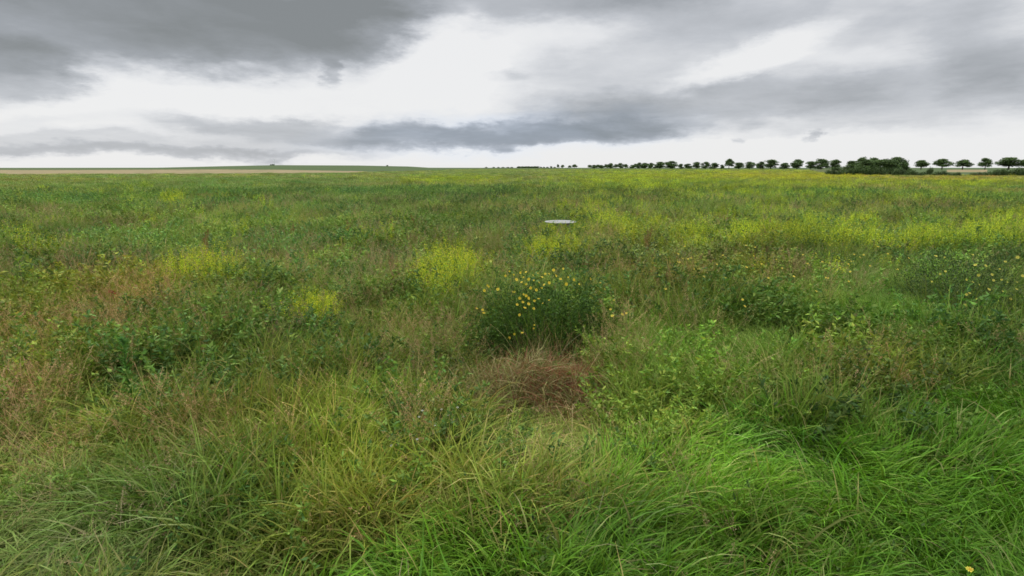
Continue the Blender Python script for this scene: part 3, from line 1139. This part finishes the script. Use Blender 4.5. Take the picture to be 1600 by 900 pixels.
# --- concrete cap
cz = float(terr(DISC[0], DISC[1]))
ms = empty('manhole_shaft', (DISC[0], DISC[1], cz))
tag(ms, 'round pale grey concrete cap standing just above the meadow plants', 'manhole')


def concrete(name, base):
    return soil_mat(name, [(.3, tuple(v * .75 for v in base)), (.55, base), (.75, tuple(min(.8, v * 1.2) for v in base))], 7, .85)


M_CONC = concrete('weathered_concrete', (.28, .28, .27))
M_IRON = concrete('grey_lid', (.27, .27, .27))


def lathe(mb, prof, seg=48, col=(1, 1, 1)):
    an = np.linspace(0, 2 * np.pi, seg, endpoint=False)
    pr = np.asarray(prof, float)
    V = np.stack([pr[:, None, 0] * np.cos(an), pr[:, None, 0] * np.sin(an), np.broadcast_to(pr[:, 1:2], (len(pr), seg))], -1)
    i = np.arange(len(pr) - 1)[:, None] * seg
    j = np.arange(seg)[None, :]
    mb.add(V, np.stack([i + j, i + (j + 1) % seg, i + seg + (j + 1) % seg, i + seg + j], -1), col)


hh = DISC[2] - cz
mb = MB()
lathe(mb, [(.30, 0), (.30, hh - .024)])
mb.obj('shaft_ring', M_CONC, ms)
mb = MB()
lathe(mb, [(.001, hh - .022), (.48, hh - .022), (.496, hh - .018), (.50, hh - .006), (.492, hh), (.36, hh + .004), (.355, hh - .004), (.345, hh - .004)])
mb.obj('cover_slab', M_CONC, ms)
mb = MB()
lathe(mb, [(.342, hh - .004), (.338, hh + .008), (.15, hh + .012), (.001, hh + .012)])
mb.obj('lid', M_IRON, ms)


# --- mustard plants one can tell apart
def mustard_plant(tall, n, fl):
    r_ = empty('mustard_plant', (0, 0, 0))
    a_, b_ = mustard_mb(tall, n + 4, fl * 1.5)
    a_.obj('stem', M_VEG, r_)
    tag(b_.obj('blossom_sprays', M_FLOWER, r_), kind='stuff')
    return r_


CL = [  # px, py (at three quarter height), count, spread x, spread y in pixels, plant height, label, group
    (705, 418, 14, 44, 20, 1.02, 'yellow green mustard plant in the clump left of and behind the daisy bush', 'mustard plants left of the daisy bush'),
    (872, 382, 18, 40, 14, 1.03, 'yellow green mustard plant in the thicket just in front of the concrete cap', 'mustard plants in front of the concrete cap'),
    (303, 408, 12, 42, 10, 1.02, 'yellowish mustard plant in the lone patch near the red dock spike', 'mustard plants in the left patch'),
    (478, 468, 8, 50, 20, .80, 'small yellow mustard plant beside the dark bluish weeds', 'small mustard plants left of centre'),
    (275, 303, 9, 20, 6, 1.05, 'far mustard plant in the pale yellow tuft below the ripe field', 'mustard plants in the far left tuft'),
    (876, 349, 7, 24, 1.5, .83, 'leafy mustard plant hiding the shaft of the concrete cap', 'mustard plants at the concrete cap'),
    (945, 355, 6, 45, 12, 1.0, 'tall mustard plant just right of the concrete cap', 'mustard plants right of the concrete cap'),
]
MP = [mustard_plant(1.0, 14, 1.0), mustard_plant(1.0, 11, .9), mustard_plant(1.0, 16, 1.1)]
used = set()
for cxp, cyp, cnt, sxp, syp, tall, lab, grp in CL:
    for i in range(cnt):
        ppx = cxp + random.uniform(-1, 1) * sxp
        ppy = cyp + random.uniform(-1, 1) * syp
        hx, hy = [float(v) for v in on_plane(ppx, ppy, .72 * tall)]
        if 'shaft' in lab:
            hx, hy = DISC[0] + (i / 6 - .5) * 1.25, DISC[1] - .62 - .15 * (i % 2)
        elif math.hypot(hx - DISC[0], hy - DISC[1]) < .75:
            hy -= .8
        k = random.randrange(3)
        o = MP[k] if k not in used else copy_tree(MP[k])
        used.add(k)
        s_ = tall * random.uniform(.85, 1.12)
        if 'shaft' in lab:
            s_ = .94 + .04 * (i % 3)
        elif abs(hx - DISC[0]) < .7 and hy > DISC[1] - 3.2:
            s_ = min(s_, .80)
        o.location = (hx, hy, float(terr(hx, hy)))
        o.rotation_euler = (0, 0, random.uniform(0, 6.28))
        o.scale = (s_, s_, s_)
        tag(o, lab, 'wildflower', grp)


# --- tall leafy weeds hugging the cap
for i in range(9):
    r_ = empty('tall_leafy_weed', (0, 0, 0))
    weed_plant(15, random.uniform(1.55, 1.85), HERB + MUST, .26, .05, 60).obj('foliage', M_VEG, r_)
    hx, hy = DISC[0] + (i / 8 - .5) * 1.3, DISC[1] - .56 - .14 * (i % 3)
    r_.location = (hx, hy, float(terr(hx, hy)))
    r_.rotation_euler = (0, 0, i * 1.1)
    tag(r_, 'tall leafy weed crowding round the shaft under the concrete cap', 'weed', 'leafy weeds round the concrete cap')


# --- dock spikes
def dock():
    r_ = empty('dock_plant', (0, 0, 0))
    mb = MB()
    n = 4
    b = disc(n, .03)
    P = blades(mb, b, rng.uniform(0, 6.28, n), rng.uniform(.75, 1.0, n), .008, rng.uniform(.02, .12, n), rng.uniform(-.1, .2, n), pick([(.20, .09, .035)], n), 6, roll=1, thin=True)
    mb.obj('stem', M_VEG, r_)
    mb = MB()
    per = 150
    u = rng.uniform(.42, 1, (n, per)) * 5.99
    i = u.astype(int)
    f = (u - i)[..., None]
    k = np.arange(n)[:, None]
    pos = P[k, i] * (1 - f) + P[k, i + 1] * f + rng.normal(0, .022, (n, per, 3))
    leaves(mb, pos.reshape(-1, 3), rdir(n * per, .4), .018, .013, pick([(.17, .075, .035), (.13, .06, .03), (.21, .10, .045)], n * per))
    mb.obj('seed_sprays', M_DRY, r_)
    mb = MB()
    m_ = 14
    blades(mb, disc(m_, .04), rng.uniform(0, 6.28, m_), rng.uniform(.2, .38, m_), .04, rng.uniform(.2, .8, m_), rng.uniform(.2, 1.2, m_), pick(GREENS + [(.16, .09, .04)], m_), 5)
    mb.obj('basal_leaves', M_VEG, r_)
    return r_


DP = dock()
DK_ = [(1346, 352, 'rust red dock spike among the mustard at the right'), (322, 382, 'red dock spike just above the lone mustard patch at left'), (618, 408, 'rusty dock spike beside the dark weeds left of the mustard clump'),
       (647, 348, 'slim reddish dock spike far behind the mustard clump'), (456, 358, 'faded red dock spike in the green left of the centre'), (1010, 378, 'brown dock spike in the dark hollow right of the mustard thicket'),
       (1236, 352, 'brown dock spike in the left part of the mustard band'), (552, 364, 'orange tinged dock spike beside a yellow green patch')]
for i, (dpx, dpy, lab) in enumerate(DK_):
    hx, hy = [float(v) for v in on_plane(dpx, dpy, .7)]
    o = DP if i == 0 else copy_tree(DP)
    o.location = (hx, hy, float(terr(hx, hy)))
    o.rotation_euler = (0, 0, i * 1.3)
    s_ = random.uniform(.92, 1.12)
    o.scale = (s_, s_, s_)
    tag(o, lab, 'weed', 'rusty dock plants')

# --- tall fleabane stalk at the left
tx, ty = [float(v) for v in on_plane(212, 650, .05)]
th = empty('tall_weed_stalk', (tx, ty, float(terr(tx, ty))))
tag(th, 'single tall upright dark green weed stalk with narrow leaves, left foreground', 'weed')
mb = MB()
topz = .86
line = np.stack([np.linspace(0, -.03, 9) + .008 * np.sin(np.arange(9)), np.linspace(0, .02, 9), np.linspace(0, topz, 9)], 1)
tube(mb, line, np.linspace(.008, .004, 9), (.07, .14, .03))
mb.obj('stem', M_VEG, th)
mb = MB()
nl = 210
u = rng.uniform(.12, 1, nl)
pos = np.stack([np.interp(u, np.linspace(0, 1, 9), line[:, k]) for k in range(3)], 1)
blades(mb, pos, rng.uniform(0, 6.28, nl), rng.uniform(.07, .17, nl) * (1.15 - .55 * u), .013, rng.uniform(.5, 1.0, nl), rng.uniform(0, 1.0, nl), pick([(.06, .16, .024), (.085, .20, .03)], nl), 3)
nl = 60
blades(mb, np.repeat(line[-1:], nl, 0) - np.array([[0, 0, .06]]) * rng.uniform(0, 1, (nl, 1)), rng.uniform(0, 6.28, nl), rng.uniform(.04, .08, nl), .008, rng.uniform(.2, .9, nl), rng.uniform(0, .8, nl), pick([(.08, .19, .05)], nl), 3)
mb.obj('leaves', M_VEG, th)

# --- red seed head
px_, py_ = [float(v) for v in on_plane(176, 462, .5)]
rp = empty('red_leaved_weed', (px_, py_, float(terr(px_, py_))))
tag(rp, 'thin weed stalk topped with a few dull red leaves, left side', 'weed')
mb = MB()
tube(mb, [(0.06, 0, 0), (.05, 0, .2), (.02, 0, .4), (0, 0, .56)], [.006, .005, .004, .003], (.12, .07, .03))
mb.obj('stem', M_VEG, rp)
mb = MB()
leaves(mb, np.array([[0, 0, .52]] * 16) + rng.normal(0, .03, (16, 3)), rdir(16, .3), .06, .03, pick([(.28, .045, .025), (.22, .06, .03)], 16))
mb.obj('red_leaves', M_VEG, rp)


# --- single daisies in the grass
def daisy(head):
    r_ = empty('yellow_daisy', (0, 0, 0))
    mb = MB()
    tube(mb, [(0.03, .02, 0), (.02, .01, .25), (.005, 0, .5), (0, 0, .62)], [.004, .0035, .003, .0025], (.09, .16, .03), 5)
    for zz in np.linspace(.1, .5, 7):
        leaves(mb, np.array([[.01, 0, zz]]), rdir(1, .6), .07, .02, (.07, .14, .03))
    mb.obj('stem', M_VEG, r_)
    o = bpy.data.objects.new('flower_head', head)
    o.location = (0, 0, .62)
    o.rotation_euler = (.55, 0, 0)
    o.parent = r_
    COL.objects.link(o)
    return r_


D1 = daisy(flower_head('flower_head', .022, 9, (.58, .48, .06)))
DS = [(1070, 385), (1060, 392), (1067, 400), (1062, 406), (1058, 411), (1055, 415), (1075, 406), (1087, 406), (1080, 401), (1085, 419), (1092, 422), (1100, 436), (1133, 435), (1166, 422), (1160, 472), (1164, 476),
      (1040, 448), (959, 465), (954, 477), (957, 491), (973, 484), (979, 485), (946, 450), (938, 438), (1166, 382), (1180, 386), (1335, 395), (1350, 394), (1344, 399), (1326, 410), (1330, 406), (1312, 421), (1329, 421),
      (1290, 437), (1294, 434), (1326, 439), (1213, 401), (1220, 400), (1234, 402), (1275, 458), (1178, 397), (1296, 384), (1120, 415), (1147, 404), (1200, 440), (1222, 420), (1255, 395), (1262, 412), (1275, 392),
      (1306, 402), (1360, 412), (1388, 392), (1402, 420), (1420, 402), (1440, 396), (1190, 412), (1240, 436), (1130, 395), (1372, 384), (1285, 408)]
for i, (fx, fy) in enumerate(DS):
    Y = None
    hx, hy = [float(v) for v in on_plane(fx, fy, .70)]
    o = D1 if i == 0 else copy_tree(D1)
    o.location = (hx, hy, float(terr(hx, hy)) + .04)
    o.rotation_euler = (0, 0, random.uniform(-.7, .7))
    s_ = random.uniform(1.0, 1.12)
    o.scale = (s_ * random.uniform(.8, 1.2),) * 2 + (s_,)
    tag(o, 'single yellow daisy on a thin stem in the grass right of the daisy bush', 'wildflower', 'yellow daisies scattered right of the daisy bush')
hx, hy = [float(v) for v in on_plane(1515, 892, .30)]
o = copy_tree(D1)
o.location = (hx, hy, float(terr(hx, hy)))
o.scale = (1, 1, .5)
tag(o, 'lone orange yellow flower low in the verge grass at bottom right', 'wildflower')

# --- small white flowers
WH = flower_head('flower_head', .012, 8, (.42, .43, .38), (.36, .34, .18))
D2 = daisy(WH)
for i, (fx, fy) in enumerate([(655, 655), (700, 652), (705, 660), (642, 683), (612, 700), (660, 645), (690, 643), (662, 415), (715, 640), (652, 690), (680, 668), (725, 655)]):
    hx, hy = [float(v) for v in on_plane(fx, fy, .42)]
    o = D2 if i == 0 else copy_tree(D2)
    o.name = 'white_daisy'
    o.location = (hx, hy, float(terr(hx, hy)))
    o.rotation_euler = (0, 0, random.uniform(-.7, .7))
    o.scale = (1, 1, .70)
    tag(o, 'small white flower in the grass in front of the dead grass mound' if fy > 500 else 'solitary white flower beside the left mustard clump', 'wildflower', 'small white flowers by the dead grass mound' if fy > 500 else None)

# ------------------------------------------------------------------ trees
BARK = (.09, .075, .055)
TG = [(.066, .112, .038), (.088, .145, .046), (.112, .170, .052), (.055, .092, .036)]


def tree_meshes(seed, kind):
    """unit tree 10 m tall: trunk with limbs, and a crown of leaf clumps"""
    r_ = np.random.default_rng(seed)
    tr = MB()
    c0_, c1_ = {'umbrella': (2.5, 10), 'round': (1.0, 10), 'oval': (1.2, 10), 'bushy': (.5, 10)}[kind]
    wid = {'umbrella': 5.2, 'round': 4.2, 'oval': 3.2, 'bushy': 4.4}[kind]
    zz = np.linspace(0, c0_ + 3.2, 6)
    lean = r_.normal(0, .12, 2)
    line = np.stack([lean[0] * zz * .2, lean[1] * zz * .2, zz], 1)
    tube(tr, line, np.linspace(.32, .15, 6), BARK, 7)
    lobes = []
    nl = 26 if kind != 'oval' else 20
    for k in range(nl):
        a = r_.uniform(0, 6.28)
        f = (k + r_.uniform(0, 1)) / nl
        zc_ = c0_ + .6 + (c1_ - c0_ - 1.7) * f
        prof = {'umbrella': (1 - .80 * f ** 1.8) * min(1, .72 + f), 'round': math.sqrt(max(.06, 1 - (1.75 * f - .72) ** 2)), 'oval': math.sqrt(max(.05, 1 - (1.8 * f - .8) ** 2)), 'bushy': (1 - .6 * f ** 2)}[kind]
        rad2 = wid * .72 * prof * math.sqrt(r_.uniform(.0, 1))
        c = np.array([math.cos(a) * rad2, math.sin(a) * rad2, zc_])
        lobes.append((c, r_.uniform(1.0, 1.65)))
        st = line[r_.integers(3, 6)]
        mid = (st + c) / 2 + np.array([0, 0, -.25])
        tube(tr, [st, mid, c], [.10, .06, .025], BARK, 5)
    lobes.append((np.array([0, 0, c1_ - 1.3]), 1.3))
    cr = MB()
    for c, rl in lobes:
        n = int(120 * rl)
        d = r_.normal(size=(n, 3))
        d /= np.linalg.norm(d, axis=1, keepdims=True)
        p = c + d * (rl * r_.uniform(.35, 1.05, (n, 1))) * np.array([1.15, 1.15, .8])
        p[:, 2] = np.clip(p[:, 2], c0_ * .85, c1_ + .2)
        tone = r_.uniform(.75, 1.35)
        col = np.asarray(TG)[r_.integers(0, 4, n)] * tone * (1 + r_.normal(0, .15, (n, 1))).clip(.6, 1.5)
        leaves(cr, p, rdir(n, .2), r_.uniform(.35, .7, n), r_.uniform(.25, .45, n), col)
    return tr.mesh('trunk', M_TREE), cr.mesh('crown', M_TREE)


KINDS = {k: [tree_meshes(100 + i * 7 + j, k) for j in range(4)] for i, k in enumerate(['umbrella', 'round', 'oval', 'bushy'])}
WID = {'umbrella': 8.6, 'round': 7.0, 'oval': 5.3, 'bushy': 7.4}
TREES = {}


def tree(kind, var, px_c, w, top, base, label, group, Y, nm='roadside_tree'):
    me_t, me_c = KINDS[kind][var]
    a, _ = ray(px_c, 262)
    x_ = float(a * Y)
    z_ = float(terr(x_, Y))
    _, bt = ray(px_c, top)
    H = (float(CAM_Z + bt * Y) - z_) * random.uniform(1.0, 1.12)
    r_ = empty(nm, (x_, Y, z_))
    for n_, m_ in (('trunk', me_t), ('crown', me_c)):
        o = bpy.data.objects.new(n_, m_)
        o.parent = r_
        COL.objects.link(o)
    sx = (w / F * Y * cp) / WID[kind] * random.uniform(1.12, 1.42)
    r_.scale = (sx, sx, H / 10)
    r_.rotation_euler = (random.uniform(-.05, .05), random.uniform(-.05, .05), random.uniform(0, 6.28))
    tag(r_, label, 'tree', group)
    return r_


ORD = ['first', 'second', 'third', 'fourth', 'fifth', 'sixth', 'seventh', 'eighth', 'ninth', 'tenth', 'eleventh', 'twelfth', 'thirteenth', 'fourteenth', 'fifteenth', 'sixteenth', 'seventeenth', 'eighteenth', 'nineteenth', 'twentieth']


def row_depth(p):
    return float(np.interp(p, [760, 800, 850, 900, 950, 1000, 1100, 1200, 1300, 1450, 1600], [1900, 1600, 1350, 1100, 900, 760, 620, 540, 480, 430, 390]))


ROW = [(1007, 12, 254.7), (1017, 9, 254.7), (1031, 15, 253), (1048, 18, 252), (1064, 9, 256.5), (1076, 12, 255.6), (1089, 10, 253), (1102, 11, 253), (1116, 13, 254.7), (1128.5, 7, 257.5),
       (1139, 15, 249), (1154, 12, 254), (1171, 14, 253), (1188, 13, 252), (1204, 15, 250.5), (1226, 13, 255), (1245, 17, 249.5), (1266, 14, 252.5), (1283, 21, 248)]
kk = ['round', 'bushy', 'round', 'bushy', 'bushy', 'round', 'oval', 'round', 'bushy', 'bushy', 'umbrella', 'oval', 'round', 'bushy', 'oval', 'bushy', 'round', 'oval', 'bushy']
for i, (p, w, t_) in enumerate(ROW):
    j = len(ROW) - 1 - i
    tree(kk[i], i % 4, p, w, t_, 264, 'dark roadside tree in the row, %s one left of the dense thicket' % ORD[j], 'roadside trees left of the thicket', row_depth(p))
for i, (p, w, t_) in enumerate([(1439, 17, 251), (1472, 20, 248), (1504, 20, 250.5), (1539, 18, 248), (1576, 29, 246), (1603, 17, 250)]):
    tree('umbrella', (i + 1) % 4, p, w, t_, 264, 'spreading tree with a clear trunk, %s one right of the dense thicket' % ORD[i], 'roadside trees right of the thicket', row_depth(p))
FAR = [(922, 8, 258), (928, 8, 258), (934, 8, 257.5), (940, 8, 258), (947, 8, 257), (954, 9, 255), (962, 8, 257), (970, 9, 255), (978, 8, 257), (987, 8, 257.5), (993, 9, 256), (999, 10, 254.5)]
for i, (p, w, t_) in enumerate(FAR):
    tree(['umbrella', 'round'][i % 2], i % 4, p, w, t_, 264, 'small distant tree, %s from the left in the close dark run' % ORD[i], 'distant trees standing close together', row_depth(p))
for i, (p, w, t_) in enumerate([(872, 4.5, 257), (879, 7, 258), (890, 5, 258.5), (897.5, 7.5, 257)]):
    tree('umbrella', i, p, w, t_, 264, ['slim tree on the left of a far pair', 'wider tree on the right of a far pair', 'low tree left in the pair beside the gap', 'rounder tree right in the pair beside the gap'][i], 'far trees standing in two pairs', row_depth(p))
for i, p in enumerate([760, 771, 779, 786, 794, 800, 811, 816, 821, 826, 831, 836, 840, 845, 850, 855.5, 861, 867]):
    t_ = 261 if p < 805 else (259.9 if p < 842 else (260.8 if p != 861 else 260))
    w = 4.5 if p < 805 else (7 if p < 842 else 3.2)
    tree('round', i % 4, p, w, t_, 264, 'tiny tree on the far horizon, %s from the left end of the row' % ORD[i], 'tiny trees at the far end of the row', row_depth(p))
# the thicket
for i, (p, w, t_, Y) in enumerate([(1305, 14, 249.6, 300), (1331, 20, 251.5, 260), (1346, 15, 246.4, 200), (1362, 18, 245.6, 196), (1381, 22, 248.6, 190), (1399, 22, 246.8, 186), (1413, 15, 253, 184), (1354, 22, 249, 178), (1373, 20, 250.5, 176), (1392, 22, 249, 175)]):
    tree('bushy', i % 4, p, w * 1.12, t_, 268, 'dense dark tree of the thicket, %s from its left end' % ORD[i] if i < 7 else 'fuller tree at the front of the dense thicket, %s from the left of three' % ORD[i - 7], 'trees of the dense thicket', Y, 'thicket_tree')


# ------------------------------------------------------------------ shrubs and hedges
def shrub_meshes(seed, lumps=9):
    """unit shrub: 2 wide, 1 tall"""
    r_ = np.random.default_rng(seed)
    fo, st = MB(), MB()
    for k in range(lumps):
        c = np.array([r_.uniform(-.72, .72), r_.uniform(-.55, .55), 0])
        h_ = (1 - .5 * abs(c[0]) ** 2) * r_.uniform(.62, 1.0)
        c[2] = h_ * .5
        n = 210
        d = r_.normal(size=(n, 3))
        d /= np.linalg.norm(d, axis=1, keepdims=True)
        p = c + d * r_.uniform(.3, 1.05, (n, 1)) * np.array([.32, .32, h_ * .5])
        p[:, 2] = np.clip(p[:, 2], .02, 1.05)
        tone = r_.uniform(.75, 1.3)
        col = np.asarray([(.042, .076, .022), (.056, .095, .026), (.032, .058, .020), (.070, .105, .034)])[r_.integers(0, 4, n)] * tone * (1 + r_.normal(0, .15, (n, 1))).clip(.6, 1.5)
        leaves(fo, p, rdir(n, .3), r_.uniform(.07, .14, n), r_.uniform(.05, .09, n), col)
        tube(st, [(c[0] * .6, c[1] * .6, 0), (c[0] * .85, c[1] * .85, c[2] * .6), tuple(c)], [.022, .016, .008], BARK, 5)
    return fo.mesh('foliage', M_TREE), st.mesh('stem', M_TREE)


SH = [shrub_meshes(900 + i) for i in range(5)]


def shrub(i, px_c, w, top, Y, label, group=None, nm='field_shrub'):
    fo, st = SH[i % 5]
    a, _ = ray(px_c, 262)
    x_ = float(a * Y)
    z_ = float(terr(x_, Y))
    _, bt = ray(px_c, top)
    H = float(CAM_Z + bt * Y) - z_
    r_ = empty(nm, (x_, Y, z_ - .05))
    for n_, m_ in (('foliage', fo), ('stem', st)):
        o = bpy.data.objects.new(n_, m_)
        o.parent = r_
        COL.objects.link(o)
    sx = w / F * Y * cp / 2.1
    r_.scale = (sx, max(1.2, min(sx, 3)), H)
    tag(r_, label, 'shrub', group)


for i, (p, w, t_, Y) in enumerate([(1302, 26, 261.5, 150), (1322, 30, 259.5, 150), (1345, 32, 257.5, 150), (1368, 32, 256.5, 148), (1390, 30, 257.5, 148), (1408, 30, 260, 147)]):
    shrub(i, p, w, t_, Y, 'low dark shrub in front of the thicket trees, %s from the left' % ORD[i], 'shrubs in front of the thicket')
for i, (p, w, t_, Y) in enumerate([(1430, 26, 263.5, 150), (1454, 11, 258.8, 156), (1450, 30, 265, 146), (1474, 30, 264.5, 146), (1493, 22, 267, 144)]):
    shrub(i + 2, p, w, t_, Y, ['low hedge shrub touching the right end of the thicket', 'small pointed shrub rising above the low hedge', 'low hedge shrub under the first spreading tree', 'low hedge shrub under the second spreading tree', 'last and lowest hedge shrub before the pale field gap'][i], 'low hedge right of the thicket')
for i, (p, w, t_, Y) in enumerate([(1530, 30, 267, 142), (1550, 30, 264.3, 142), (1572, 34, 261, 142), (1595, 34, 258.5, 142), (1622, 40, 257, 142)]):
    shrub(i, p, w, t_, Y, 'dark hedge shrub right of the pale field gap, %s from the gap' % ORD[i], 'hedge at the right edge')
shrub(1, 426, 8, 255.8, 600, 'small dark shrub alone on the crest of the low hill')
shrub(3, 605.5, 5, 257.6, 610, 'tiny shrub far along the right slope of the low hill')

# --- a wind turbine far beyond the hill
Yt = 3600.0
tp = at(428.5, 249.5, Yt)
wt = empty('wind_turbine', (tp[0], Yt, 0))
tag(wt, 'very distant pale wind turbine showing above the hill shrub', 'wind turbine')
M_WHITE = soil_mat('pale_paint', [(.3, (.62, .64, .66)), (.7, (.70, .72, .74))], .5, .5)
mb = MB()
tube(mb, [(0, 0, 0), (0, 0, tp[2] * .5), (0, 0, tp[2] - 1)], [2.0, 1.6, 1.1], (1, 1, 1), 12)
mb.obj('tower', M_WHITE, wt)
mb = MB()
tube(mb, [(0, 4, tp[2]), (0, 0, tp[2] + .3), (0, -4, tp[2])], [1.4, 1.8, 1.2], (1, 1, 1), 8)
mb.obj('nacelle', M_WHITE, wt)
for k in range(3):
    a = R(50 + 120 * k)
    mb = MB()
    dd = np.array([math.sin(a), 0, math.cos(a)])
    tube(mb, [np.array([0, -4.2, tp[2]]) + dd * q_ for q_ in (0, 3, 10, 20)], [.6, 1.0, .6, .15], (1, 1, 1), 6)
    mb.obj('rotor_blade', M_WHITE, wt)
print('done')
